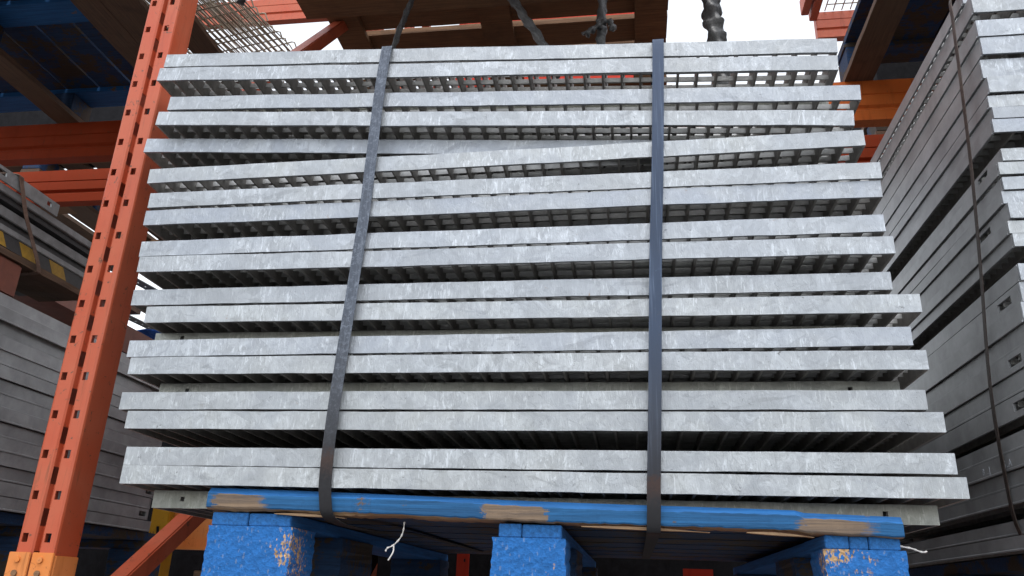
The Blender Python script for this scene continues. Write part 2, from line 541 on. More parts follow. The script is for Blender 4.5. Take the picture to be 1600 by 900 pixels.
def rack_beam(x0, x1, y, ztop, label, mat='orange_beam', connectors=True, h=0.165, flip=False):
    t = thing('rack_beam', label, 'rack beam', (x0, y, ztop), group='horizontal beams of the storage rack')
    L = x1 - x0
    e = 0.0015
    h1 = h * 0.62
    body = MB()
    prof = [(0.0, 0), (0.0, -0.055), (0.004, -0.058), (0.0, -0.061), (0.0, -h1), (0.010, -h1 - 0.008), (0.010, -h1 - 0.014), (0.0, -h1 - 0.022), (0.0, -h), (0.05, -h), (0.05, 0)]
    n = len(prof)
    body.v = [(0, p[0], p[1]) for p in prof] + [(L, p[0], p[1]) for p in prof]
    for k in range(n):
        body.f.append((k, (k + 1) % n, n + (k + 1) % n, n + k)); body.mi.append(0)
    body.f += [tuple(range(n))[::-1], tuple(range(n, 2 * n))]; body.mi += [0, 0]
    part('beam_body', body, mat, t)
    return t


XA, XB = UPX1 + 0.006, UPX0 + 2.75 - 0.006
XC, XD = UPX1 - 2.75 + 0.006, UPX0 - 0.006
rack_beam(XA, XB, YF + 0.004, BEAM_LO, 'orange beam under the blue pallet at the front of the bay')
rack_beam(XA, XB, YR - 0.052, BEAM_LO, 'orange beam under the pallets at the back of the bay')
rack_beam(XC, XD, YF + 0.004, BEAM_LO, 'orange front beam under the left grating stack')
rack_beam(XC, XD, YR - 0.052, BEAM_LO, 'orange back beam under the left grating stack')
rack_beam(XA, XB, YF + 0.004, BEAM_UP, 'orange front beam of the upper level above the strapped stack')
rack_beam(XA, XB, YR + 0.003, BEAM_UP, 'bright orange beam seen behind the right end of the strapped stack')
rack_beam(XC, XD, YF + 0.004, BEAM_UP, 'orange front beam of the upper level above the left stack')
rack_beam(XC, XD, YR + 0.003, BEAM_UP, 'long orange beam under the dark blue pallet at upper left', mat='orange_shaded')
rack_beam(XA, XB, 1.77, BEAM_UP - 0.005, 'lower orange beam of the rear row, right of the strapped stack', mat='orange_shaded')
rack_beam(XC, XD, 1.77, BEAM_UP - 0.005, 'lower of the two orange beams at left, just above the striped ramp sections', mat='orange_shaded')
rack_beam(-2.9, XD, 3.05, 3.66, 'orange beam at the top edge above the wire shelf panels', mat='orange', h=0.19)


def connector(x, y, z, label):
    t = thing('beam_connector', label, 'bracket', (x, y, z))
    w = UPX1 - UPX0
    mb = MB()
    mb.box((-0.006, -0.0055, -0.17), (0.034, -0.0008, 0))
    part('hook_plate', mb, 'orange_pale', t, bevel=0.001)
    part('hook_plate', MB().box((0.038, -0.0055, -0.17), (w + 0.004, -0.0008, 0)), 'orange_pale', t, bevel=0.001)
    part('side_plate', MB().box((w + 0.0012, 0.0, -0.17), (w + 0.0055, 0.06, -0.004)), 'orange_pale', t, bevel=0.001)
    for xx in (0.013, w - 0.018):
        for zz in (-0.012, -0.034, -0.085):
            s = MB()
            s.tube([(xx, -0.001, zz), (xx, -0.0085, zz)], 0.0052, 10)
            part('stud', s, 'orange_pale' if zz > -0.02 else 'brown_wood', t)
    return t


connector(UPX0, YF, -0.176, 'pale orange beam connector hooked on the left rack post near the bottom edge')


# ------------------------------------------------------------------ gratings
PB = 0.0333
_cache = {}


def cached(key, fn):
    if key not in _cache:
        _cache[key] = fn()
    return _cache[key]


def band_mesh(L, T, variant, mat, holes=False):
    def f():
        rnd = random.Random(variant * 97 + int(L * 1000) + int(T * 1e4))
        us = [L * k / 44 for k in range(45)]
        if holes:
            us = sorted(us + [0.048, 0.055, L - 0.075, L - 0.068])
        vs = [0, 0.25 * T, 0.55 * T, 0.62 * T, T] if not holes else [0, T * 0.40, T * 0.40 + 0.007, T]
        ph = [rnd.uniform(0, 6.28) for _ in range(4)]
        jt = {}

        def pos(u, v):
            y = 0.0007 * math.sin(u * 7 + ph[0]) + 0.0004 * math.sin(u * 23 + ph[1])
            z = v + (0.0004 * math.sin(u * 3.1 + ph[2]) + 0.0002 * math.sin(u * 31 + ph[3]))
            if v in (0, T):
                z += jt.setdefault((u, v), rnd.uniform(-0.00035, 0.00035))
            return (u, y, z)

        hset = set()
        if holes:
            for i in range(len(us) - 1):
                c = (us[i] + us[i + 1]) / 2
                if 0.048 < c < 0.055 or L - 0.075 < c < L - 0.068:
                    hset.add(i)
        mb = MB()
        mb.sheet(us, vs, pos, lambda u, v: (0, 0.0042, 0), (lambda i, j: not (i in hset and j == 1)) if holes else None)
        return mb.mesh('front_band', mat)
    return cached(('band', round(L, 3), round(T, 4), variant, mat, holes), f)


def grating(label, loc, L, D, T, tilt=0.0, yaw=0.0, variant=0, band='galv', side='galv_bar', holes=False, full=True, slot=None, group=None, bar='galv_bar'):
    """loc = left front BOTTOM corner"""
    t = thing('steel_grating', label, 'grating', loc, (0, -tilt, yaw), group)
    link('front_band', band_mesh(L, T, variant, band, holes), t)
    e = 0.0055
    b = cached(('back', round(L, 3), round(T, 4), side), lambda: MB().box((0, 0, 0), (L, 0.004, T)).mesh('back_band', side))
    link('back_band', b, t, (0, D - 0.004, 0))

    def sidem(sl):
        mb = MB()
        ys = [e, D - e]
        zs = [0, T]
        pres = None
        if sl:
            a, c, zl, zh = sl
            ys = [e, a, c, D - e]; zs = [0, zl, zh, T]
            pres = lambda i, j: not (i == 1 and j == 1)
        grv = 0.0
        if not sl and side == 'galv_side':       # folded edge: a small proud lip along the bottom
            zs = [0, T * 0.10, T * 0.14, T]
            grv = -0.0016
        mb.sheet(ys, zs, lambda u, v: (grv if v < T * 0.12 else 0, u, v), lambda u, v: (0.004, 0, 0), pres)
        return mb.mesh('side_band', side)
    link('side_band', cached(('side', round(D, 3), round(T, 4), side, slot), lambda: sidem(slot)), t)
    link('side_band', cached(('side', round(D, 3), round(T, 4), side, None), lambda: sidem(None)), t, (L - 0.004, 0, 0))
    n = int(round(L / PB))
    p = L / n
    h0, h1 = 0.0012, T - 0.0012
    if full:
        bm_ = cached(('bar', round(D, 3), round(T, 4), bar), lambda: MB().box((-0.0016, e, h0), (0.0016, D - e, h1)).mesh('bearing_bar', bar))
        for k in range(1, n):
            link('bearing_bar', bm_, t, (k * p, 0, 0))
    else:
        def bars():
            mb = MB()
            for k in range(1, n):
                mb.box((k * p - 0.0016, e, h0), (k * p + 0.0016, D - e, h1))
            return mb.mesh('bearing_bars', bar)
        o = link('bearing_bars', cached(('bars', round(L, 3), round(D, 3), round(T, 4)), bars), t)
        o['kind'] = 'stuff'

    def cross():
        mb = MB()
        pc = 0.0245
        m = int(D / pc)
        for k in range(1, m):
            mb.box((0.005, k * pc - 0.001, T * 0.52), (L - 0.005, k * pc + 0.001, T * 0.52 + 0.0095))
        return mb.mesh('cross_bars', 'galv_cross')
    o = link('cross_bars', cached(('cross', round(L, 3), round(D, 3), round(T, 4), bar), cross), t)
    o['kind'] = 'stuff'
    return t


L0, T0, D0 = 1.25, 0.0287, 1.0
FRONT = [  # x0, z top left, z top right, y
    ('topmost grating of the strapped stack, under the ropes', -0.0956, 0.7503, 0.6923, -0.001),
    ('second grating from the top of the strapped stack', -0.0992, 0.7153, 0.6538, -0.006),
    ('third bright front band from the top of the strapped stack', -0.0688, 0.6514, 0.5964, 0.0005),
    ('fourth bright front band from the top of the strapped stack', -0.0841, 0.6174, 0.5469, -0.0015),
    None,
    ('narrow grating sloping up to the right across the strapped stack', -0.0738, 0.4916, 0.5084, -0.0022),
    ('grating directly under the crooked sloping one in the strapped stack', -0.0582, 0.4387, 0.4441, -0.0088),
    ('eighth bright front band from the top of the strapped stack', -0.0604, 0.4054, 0.4129, -0.0061),
    ('ninth bright front band from the top of the strapped stack', -0.0613, 0.3473, 0.3568, 0.0014),
    ('tenth bright front band from the top, above a dark gap, in the strapped stack', -0.0536, 0.3151, 0.3167, -0.0051),
    ('eighth bright front band from the bottom of the strapped stack', -0.0613, 0.2588, 0.2625, 0.008),
    ('seventh bright front band from the bottom of the strapped stack', -0.0261, 0.2239, 0.2244, 0.0032),
    ('sixth bright front band from the bottom of the strapped stack', -0.0455, 0.1641, 0.1735, 0.004),
    ('fifth bright front band from the bottom of the strapped stack', -0.0312, 0.1328, 0.1349, -0.0031),
    ('fourth bright front band from the bottom of the strapped stack', -0.0389, 0.0745, 0.0779, 0.004),
    ('third bright front band from the bottom, above a black gap, in the strapped stack', -0.0197, 0.0431, 0.0452, 0.002),
    ('second bright front band from the bottom of the strapped stack', -0.0124, -0.0140, -0.0121, 0.0063),
    ('lowest and widest bright grating of the strapped stack, just above the blue board', -0.0056, -0.0455, -0.0459, -0.0031),
]
GRP = 'galvanised gratings strapped on the blue pallet'
for i, r in enumerate(FRONT):
    if r is None:
        # shorter grating a little behind; its right end lies hidden behind the sloping one
        grating('short grating with its right end hidden behind the sloping one', (-0.1185, 0.028, 0.5495), 0.975, 0.9, T0, -0.055, 0, 5, group=GRP)
        continue
    lab, x0, zl, zr, y = r
    D = 0.20 if i == 5 else D0
    grating(lab, (x0, y, zl - T0), L0, D, T0, math.atan2(zr - zl, L0), 0, i % 6, group=GRP)
BACK = [  # between the pairs: set-back gratings (x0, y, z top left, z top right, L, T)
    ('set-back grating hidden in the gap under the second one from the top', -0.04, 0.075, 0.6825, 0.6265, 1.19, 0.027),
    ('set-back grating in the gap under the sloping one', -0.02, 0.080, 0.4606, 0.4690, 1.19, 0.0215),
    ('set-back grating showing as a thin grey strip above the ninth band', -0.02, 0.060, 0.3745, 0.3815, 1.19, 0.0240),
    ('set-back grating deep in the dark gap under the tenth band', -0.02, 0.17, 0.2846, 0.2862, 1.19, 0.0235),
    ('shorter greenish set-back plate with small holes above the sixth band from the bottom', -0.034, 0.055, 0.1932, 0.1938, 1.18, 0.0205),
    ('longer greenish set-back plate with small holes above the fourth band from the bottom', -0.006, 0.055, 0.1022, 0.1044, 1.20, 0.0265),
    ('set-back grating deep in the black gap in the lower stack', 0.0, 0.25, 0.0133, 0.0154, 1.19, 0.0265),
    ('dull grey bottom grating with a small hole, partly behind the blue board', 0.018, 0.060, -0.0762, -0.0765, 1.205, 0.0275),
]
for i, (lab, x0, y, zl, zr, L, T) in enumerate(BACK):
    grating(lab, (x0, y, zl - T), L, 0.9, T, math.atan2(zr - zl, L), 0, i % 3, 'galv_dull', holes=True, group=GRP)

# right-hand stack ------------------------------------------------------------
RIGHT = [(.862, .832), (.830, .790), (.767, .733), (.731, .696), (.689, .651), (.649, .617), (.612, .589), (.587, .565), (.563, .538),
         (.508, .485), (.483, .461), (.456, .433), (.431, .409), (.406, .378), (.375, .353), (.351, .329),
         (.300, .272), (.270, .238), (.236, .205), (.203, .173), (.171, .140), (.138, .107), (.104, .070),
         (.050, .025), (.023, -.004), (-.006, -.030), (-.032, -.056), (-.080, -.101), (-.103, -.125)]
RX = [.022 - .030 * (k // 2) / 14 + (.004 if k in (9, 16) else 0) for k in range(29)]
SLOT = {9: (.06, .10), 13: (.075, .125), 17: (.035, .085), 20: (.028, .075), 22: (.03, .08)}
ORD = ['first', 'second', 'third', 'fourth', 'fifth', 'sixth', 'seventh', 'eighth', 'ninth', 'tenth', 'eleventh', 'twelfth', 'thirteenth', 'fourteenth', 'fifteenth']


def ordinal(k, n, where):
    if k < (n + 1) // 2:
        return ('topmost' if k == 0 else ORD[k] + ' from the top') + where
    j = n - 1 - k
    return ('lowest' if j == 0 else ORD[j] + ' from the bottom') + where


rnd = random.Random(3)
for k, (zt, zb) in enumerate(RIGHT):
    s = None
    if k in SLOT:
        a, b = SLOT[k]
        s = (a, b, (zt - zb) * 0.30, (zt - zb) * 0.72)
    y = 0.075 + rnd.uniform(-0.006, 0.006) + (0.03 if k in (0,) else 0)
    t = grating('grey grating, ' + ordinal(k, len(RIGHT), ' in the stack at the right edge'), (1.396 + RX[k] + (0.0 if k % 2 else -0.002), y, zb), 1.2, 0.95 + rnd.uniform(-.03, .03) * 0, zt - zb, 0, rnd.uniform(-.004, .004), k % 5, 'galv', 'galv_side', full=False, slot=s, group='gratings stacked at the right edge')
    if k == 24:
        for txt, yy, sz in (('S.A', 0.150, 0.017), ('8 .J', 0.235, 0.017)):
            cu = bpy.data.curves.new('chalk_mark', 'FONT')
            cu.body = txt; cu.size = sz; cu.extrude = 0.0002
            cu.space_character = 1.4
            cu.materials.append(M['chalk'])
            tmp = bpy.data.objects.new('tmp', cu)
            C.objects.link(tmp)
            dg = bpy.context.evaluated_depsgraph_get()
            me = bpy.data.meshes.new_from_object(tmp.evaluated_get(dg))
            bpy.data.objects.remove(tmp)
            o = link('chalk_mark', me, t, (-0.0006, yy, 0.006), (R(90), 0, R(-90)))

grating('thin recessed grating filling the gap below the topmost pair at right', (1.45, 0.13, 0.7685), 1.15, 0.88, 0.0205, 0, 0, 1, 'galv_dull', 'galv_side', full=False, group='gratings stacked at the right edge')

# left-hand stack --------------------------------------------------------------
z = -0.082
rnd = random.Random(11)
rows = []
while z < 0.345:
    T = 0.0285 if len(rows) % 3 else 0.0275
    rows.append((z, T))
    z += T + rnd.choice([0.0004, 0.0007, 0.0012, 0.0020])
n = len(rows)
for k, (z, T) in enumerate(rows):
    yend = 0.985 + rnd.uniform(-0.018, 0.012)
    Lx = 1.1
    dx = rnd.uniform(-0.0045, 0.0045) + (0.010 if k == n - 2 else 0)
    # built turned half round, so that its side_band with slots faces the gap
    s = None
    if k in (1, 3):
        s = (0.012, 0.045, T * 0.3, T * 0.75)
    t = grating('dark grey grating, ' + ordinal(n - 1 - k, n, ' in the stack left of the rack post'), (-0.55 + dx, yend, z), Lx, 1.0, T, 0, math.pi + rnd.uniform(-.003, .003), k % 4, 'galv_side', 'galv_side', full=False, slot=s, group='gratings stacked left of the rack post')
LEFT_TOP = rows[-1][0] + rows[-1][1]


# ------------------------------------------------------------------ pallets
def jitter_box(a, b, amp, seed, segs=14, axis=0):
    """box cut along one axis with slightly uneven edges"""
    rnd = random.Random(seed)
    mb = MB()
    (x0, y0, z0), (x1, y1, z1) = a, b
    rng = [a[axis] + (b[axis] - a[axis]) * k / segs for k in range(segs + 1)]
    o = [i for i in range(3) if i != axis]
    for p in rng:
        for u, v in ((a[o[0]], a[o[1]]), (b[o[0]], a[o[1]]), (b[o[0]], b[o[1]]), (a[o[0]], b[o[1]])):
            c = [0, 0, 0]
            c[axis] = p
            c[o[0]] = u + rnd.uniform(-amp, amp); c[o[1]] = v + rnd.uniform(-amp, amp)
            mb.v.append(tuple(c))
    for k in range(segs):
        i = k * 4
        for q in range(4):
            mb.f.append((i + q, i + (q + 1) % 4, i + 4 + (q + 1) % 4, i + 4 + q)); mb.mi.append(0)
    mb.f += [(3, 2, 1, 0), tuple(segs * 4 + k for k in range(4))]; mb.mi += [0, 0]
    return mb


# the blue pallet under the strapped stack
pal = thing('pallet', 'bright blue painted wooden pallet under the strapped grating stack', 'pallet', (0.12, 0.0, BEAM_LO))
PX, PZ = 0.12, BEAM_LO


def board_profile():
    """front board: chamfered top edge, torn bottom edge, bare patches on its face"""
    rnd = random.Random(5)
    xs = [0.0]
    while xs[-1] < 1.012:
        xs.append(xs[-1] + rnd.uniform(0.006, 0.012))
    xs[-1] = 1.012
    bare = [(0.012, 0.092), (0.432, 0.528), (0.895, 1.0)]
    mb = MB()
    ztop0, ztop1 = -0.0765, -0.0965
    prof_n = 8
    for i, x in enumerate(xs):
        f = x / 1.012
        zt = ztop0 + (ztop1 - ztop0) * f + 0.0008 * math.sin(x * 9)
        if x > 0.875:                                   # split-off corner piece on the right
            zt -= 0.003
        ch = 0.0085 + 0.0010 * math.sin(x * 13) + rnd.uniform(-0.0008, 0.0008)
        fz = zt - 0.0300 + 0.0030 * f + rnd.uniform(-0.0008, 0.0008)
        lip = 0.0006 + 0.0036 * max(0, math.sin(x * 5.2 + 0.6)) * (0.6 + 0.4 * math.sin(x * 37)) + rnd.uniform(0, 0.0012)
        yb = 0.001 + rnd.uniform(-0.0004, 0.0004)
        for y, zz in ((0.056, zt), (0.0085, zt), (yb, zt - ch), (yb - 0.0002, zt - ch * 1.25), (yb, fz + 0.002), (yb + 0.0012, fz), (yb + 0.006 + rnd.uniform(0, 0.002), fz - lip), (0.056, fz - lip + 0.001)):
            mb.v.append((x, y, zz))
    n = prof_n
    for i in range(len(xs) - 1):
        xm = (xs[i] + xs[i + 1]) / 2
        xm += rnd.uniform(-0.004, 0.004)
        isb = any(a < xm < b for a, b in bare)
        for k in range(n):
            a, b = i * n + k, i * n + (k + 1) % n
            mb.f.append((a, b, b + n, a + n))
            m = 0
            if k in (2, 3, 4): m = 3
            if k in (5, 6): m = 2
            mb.mi.append(m)
    mb.f += [tuple(range(n))[::-1], tuple((len(xs) - 1) * n + k for k in range(n))]; mb.mi += [0, 0]
    return mb


o = part('front_board', board_profile(), ['blue_wood', 'bare_wood', 'splinter', 'blue_face'], pal, (0.024, 0.0, -PZ), label='split blue front board with bare wood patches')
SP = [(0.031, 0.1615, -0.1095, -0.1321), (0.473, 0.574, -0.1165, -0.1388), (0.9336, 1.0347, -0.1215, -0.1431)]
for k, (a, b, zt, zm) in enumerate(SP):
    st = MB()
    cuts = [a + (0.006 if k == 1 else 0)] + [a + (b - a) * q for q in ((0.46,), (0.40,), (0.32, 0.57))[k]] + [b - 0.002]
    for q in range(len(cuts) - 1):
        st.box((cuts[q] + 0.0006, 0.012 + 0.0008 * (q % 2), zm - PZ + 0.0004), (cuts[q + 1] - 0.0006, 0.16, zt - 0.0030 - PZ - 0.0006 * (q % 2)))
    st.box((cuts[0] + 0.001, 0.1605, zm - PZ + 0.0004), (cuts[-1] - 0.001, 1.13, zt - 0.0035 - PZ))
    part('stringer', st, 'blue_end', pal, bevel=0.0012)
    for j, (y0, bd) in enumerate(((0.014, 0.095), (0.24, 0.18), (1.02, 0.10))):
        bm_ = MB()
        xs = [a - 0.002 + (b - a + 0.005) * q / 16 for q in range(17)]
        zs = [-0.2195 - PZ + (zm + 0.2195) * q / 12 for q in range(13)]
        rb = random.Random(k * 7 + j)
        r = {}
        bm_.sheet(xs, zs, lambda u, v: (u + (rb.uniform(-.0015, .0015) if u in (xs[0], xs[-1]) else 0), y0 - 0.004 + rb.uniform(-0.0006, 0.0006), v), lambda u, v: (0, bd, 0))
        bo = part('block', bm_, 'chip' if j == 0 else 'blue_dark', pal)  # inner blocks get a darker blue, shade under the pallet put into the colour
    part('skid', MB().box((a + 0.004, 0.014, 0.0005), (b - 0.002, 1.125, -0.2205 - PZ)), 'blue_dark', pal, bevel=0.002)
for k in range(7):
    y0 = 0.062 + k * 0.143
    part('deck_board', MB().box((0.004, y0, -0.1113 - PZ), (1.043, y0 + 0.128, -0.1046 - PZ)), 'blue_dark', pal)
for x0, x1, dz in ((0.135, 0.245, 0.0), (0.60, 0.78, -0.008), (0.83, 0.92, -0.011)):
    sp = MB()
    for q in range(9):
        f = q / 8
        w = 0.0016 * math.sin(math.pi * min(1, f * 1.1 + 0.03)) + 0.0003
        zc = -0.1135 + dz - 0.004 * f * f - PZ
        for y, zz in ((0.004, zc - w), (0.016, zc - w), (0.016, zc + w), (0.004, zc + w)):
            sp.v.append((x0 + (x1 - x0) * f, y + 0.004 * f, zz))
    for q in range(8):
        for e in range(4):
            sp.f.append((q * 4 + e, q * 4 + (e + 1) % 4, q * 4 + 4 + (e + 1) % 4, q * 4 + 4 + e)); sp.mi.append(0)
    sp.f += [(3, 2, 1, 0), (32, 33, 34, 35)]; sp.mi += [0, 0]
    part('splinter', sp, 'splinter', pal)
part('back_board', MB().box((0.0, 1.065, -0.1105 - PZ + 0.001), (1.045, 1.12, -0.083 - PZ)), 'blue_dark', pal, bevel=0.002)


def block_pallet(label, x0, y0, z0, wx, dy, along, cs, h=0.145, gaps=None, group=None):
    """generic block pallet; along: axis of the skids (0 x, 1 y). cs: skid, block, stringer, deck colours"""
    t = thing('pallet', label, 'pallet', (x0, y0, z0), group=group)
    W, Dp = (wx, dy) if along == 0 else (dy, wx)     # along / across the skids

    def bx(a, b):
        if along == 0: return (a, b)
        return ((a[1], a[0], a[2]), (b[1], b[0], b[2]))
    sd = hash(label) % 1000
    bw = 0.1
    for k in range(3):
        c0 = k * (Dp - bw) / 2
        a, b = bx((0, c0, 0), (W, c0 + bw, 0.022))
        part('skid', jitter_box(a, b, 0.0012, k + 3, 14, along), cs[0], t)
        for j in range(3):
            c1 = j * (W - 0.12) / 2
            a, b = bx((c1, c0 + 0.003, 0.0225), (c1 + 0.12, c0 + bw - 0.003, h - 0.0445))
            part('block', MB().box(a, b), cs[1], t, bevel=0.003)
    for j in range(3):
        c1 = j * (W - 0.12) / 2
        a, b = bx((c1 + 0.004, -0.002, h - 0.044), (c1 + 0.116, Dp + 0.002, h - 0.0225))
        part('stringer', MB().box(a, b), cs[2], t, bevel=0.002)
    nb = 8
    pw = Dp / nb
    for k in range(nb):
        gp = gaps.get(k, 0.008) if gaps else 0.008
        a, b = bx((0, k * pw + gp / 2, h - 0.022), (W, (k + 1) * pw - gp / 2, h))
        part('deck_board', jitter_box(a, b, 0.001, k + 31, 12, along), cs[3], t)
    return t


block_pallet('dark blue pallet under the stack at the right edge', 1.42, 0.10, BEAM_LO + 0.001, 1.1, 1.0, 1, ('blue_dark', 'blue_dark', 'blue_dark', 'blue_dark'), 0.111)
block_pallet('dark blue pallet under the grating stack left of the rack post', -1.66, 0.10, BEAM_LO + 0.001, 1.1, 1.0, 1, ('blue_dark', 'blue_dark', 'blue_dark', 'blue_dark'), 0.153)
# upper level
ZU = BEAM_UP + 0.001
block_pallet('dark blue and brown pallet seen from below at upper left', -2.12, 0.30, ZU, 1.20, 1.16, 1, ('brown_wood_y', 'blue_dark', 'blue_wood', 'blue_dark'), 0.15, gaps={0: 0.002, 1: 0.002, 2: 0.012, 3: 0.004, 4: 0.010, 5: 0.008, 6: 0.014, 7: 0.002})
block_pallet('dark blue pallet with brown skids seen from below at upper right', 1.585, 0.30, ZU, 1.25, 1.16, 1, ('brown_wood_y', 'blue_dark', 'blue_dark', 'blue_dark'), 0.15)
block_pallet('dark brown wooden pallet hanging over the top of the strapped stack', -0.262, 0.22, ZU, 1.21, 1.22, 0, ('brown_wood', 'brown_wood', 'brown_wood', 'brown_wood'), 0.16, gaps={0: 0.001, 1: 0.001, 2: 0.001, 3: 0.001, 4: 0.001, 5: 0.03, 6: 0.03, 7: 0.001})
t = thing('red_steel_box', 'red steel box glimpsed through the slot of the brown pallet', 'steel box', (0.03, 1.80, ZU + 0.3))
part('box_wall', MB().box((0, 0, 0), (0.84, 0.5, 0.7)), 'red', t, bevel=0.004)
part('rim', MB().box((-0.012, -0.012, 0.7005), (0.852, 0.512, 0.73)), 'red', t, bevel=0.003)
block_pallet('pallet under the red steel box in the rear row', -0.10, 1.79, ZU, 1.1, 0.9, 1, ('brown_wood_y', 'brown_wood', 'brown_wood', 'brown_wood_y'), 0.2985)
t = thing('dark_filler_load', 'added black load on the pallet at upper right, blocking the sky', 'added filler load', (1.74, 0.32, ZU + 0.151))  # load added on top to block sky light from above
part('filler_body', jitter_box((0, 0, 0), (1.08, 1.1, 0.5), 0.005, 12, 20, 0), 'black', t)

block_pallet('slatted brown pallet of the rear row seen under the upper left beams', -2.65, 1.79, ZU, 1.30, 1.15, 1, ('brown_wood_y', 'blue_dark', 'brown_wood', 'brown_wood_y'), 0.15, gaps={k: 0.045 for k in range(8)})
block_pallet('dark pallet of the rear row glimpsed above the right orange beam', 1.80, 1.79, ZU, 1.2, 1.15, 1, ('brown_wood_y', 'blue_dark', 'blue_dark', 'brown_wood_y'), 0.15)
for lab, x0, x1, d in (('added black backdrop load on the rear pallet at upper left', -2.64, -1.37, 0.22), ('added black backdrop load on the rear pallet at upper right', 1.84, 2.98, 1.1)):  # black bulk added on the rear pallets to keep the openings dark
    t = thing('dark_filler_load', lab, 'added filler load', (x0, 1.80, ZU + 0.151))
    part('filler_body', jitter_box((0, 0, 0), (x1 - x0, d, 0.30), 0.006, 6, 20, 0), 'black', t)

# ------------------------------------------------------------------ straps round the main stack


def ribbon(pts, w, th, wdir=(1, 0, 0)):
    pts = [Vector(p) for p in pts]
    mb = MB()
    wd = Vector(wdir)
    n = len(pts)
    for i, p in enumerate(pts):
        d = (pts[min(i + 1, n - 1)] - pts[max(i - 1, 0)]).normalized()
        nn = d.cross(wd).normalized()
        for a, b in ((-.5, -.5), (.5, -.5), (.5, .5), (-.5, .5)):
            mb.v.append(tuple(p + wd * (a * w) + nn * (b * th)))
    for i in range(n - 1):
        for q in range(4):
            mb.f.append((i * 4 + q, i * 4 + (q + 1) % 4, i * 4 + 4 + (q + 1) % 4, i * 4 + 4 + q)); mb.mi.append(0)
    mb.f += [(3, 2, 1, 0), tuple((n - 1) * 4 + k for k in range(4))]; mb.mi += [0, 0]
    return mb


def catmull(pts, seg=6):
    P = [Vector(p) for p in pts]
    out = []
    for i in range(len(P) - 1):
        a, b, c, d = P[max(i - 1, 0)], P[i], P[i + 1], P[min(i + 2, len(P) - 1)]
        for k in range(seg):
            t = k / seg
            out.append(0.5 * ((2 * b) + (c - a) * t + (2 * a - 5 * b + 4 * c - d) * t * t + (3 * b - a - 3 * c + d) * t ** 3))
    out.append(P[-1])
    return out


def topz(x):
    return 0.7503 + (0.6923 - 0.7503) * (x + 0.0956) / 1.25


def strap(label, mat, xs, w, under, bow=()):
    x = xs[0][0]
    zt = topz(x) + 0.002
    pts = [(x, 0.99, zt), (x, 0.5, zt + 0.001), (x, 0.05, zt + 0.001), (x, 0.006, zt + 0.0006), (x, -0.0075, zt - 0.003), (x, -0.0105, zt - 0.012)]
    for xx, z, y in xs[1:]:
        pts.append((xx, y, z))
    pts += under
    mb = ribbon(catmull(pts, 6), w, 0.0013)
    o = tag(link('steel_strap', mb.mesh('steel_strap', mat)), label, 'strap', 'steel straps round the main stack')
    return o


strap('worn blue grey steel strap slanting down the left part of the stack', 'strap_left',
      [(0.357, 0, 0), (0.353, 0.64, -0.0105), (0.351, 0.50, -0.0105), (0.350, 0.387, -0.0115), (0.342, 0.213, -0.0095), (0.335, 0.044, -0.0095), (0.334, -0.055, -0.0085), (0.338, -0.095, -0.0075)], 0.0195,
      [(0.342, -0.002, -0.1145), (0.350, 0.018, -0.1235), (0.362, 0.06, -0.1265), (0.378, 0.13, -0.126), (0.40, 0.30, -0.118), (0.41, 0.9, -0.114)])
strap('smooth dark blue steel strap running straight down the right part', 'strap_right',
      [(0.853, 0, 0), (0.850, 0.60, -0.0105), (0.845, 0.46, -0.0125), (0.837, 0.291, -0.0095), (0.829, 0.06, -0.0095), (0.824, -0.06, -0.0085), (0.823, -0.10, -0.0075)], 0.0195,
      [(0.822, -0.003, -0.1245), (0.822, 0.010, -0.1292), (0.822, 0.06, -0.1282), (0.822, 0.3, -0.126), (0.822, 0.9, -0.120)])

# strap on the right stack
mb = ribbon(catmull([(1.60, 0.13, 0.868), (1.46, 0.125, 0.868), (1.405, 0.115, 0.862), (1.396, 0.112, 0.80), (1.392, 0.115, 0.70), (1.387, 0.130, 0.51), (1.384, 0.160, 0.33), (1.380, 0.195, 0.14), (1.384, 0.212, 0.0), (1.388, 0.205, -0.10), (1.43, 0.205, -0.132), (1.7, 0.205, -0.136)], 5), 0.011, 0.0012, (0, 1, 0))
tag(link('steel_strap', mb.mesh('steel_strap', 'strap_brown')), 'thin rusty brown strap down the side of the right stack', 'strap')

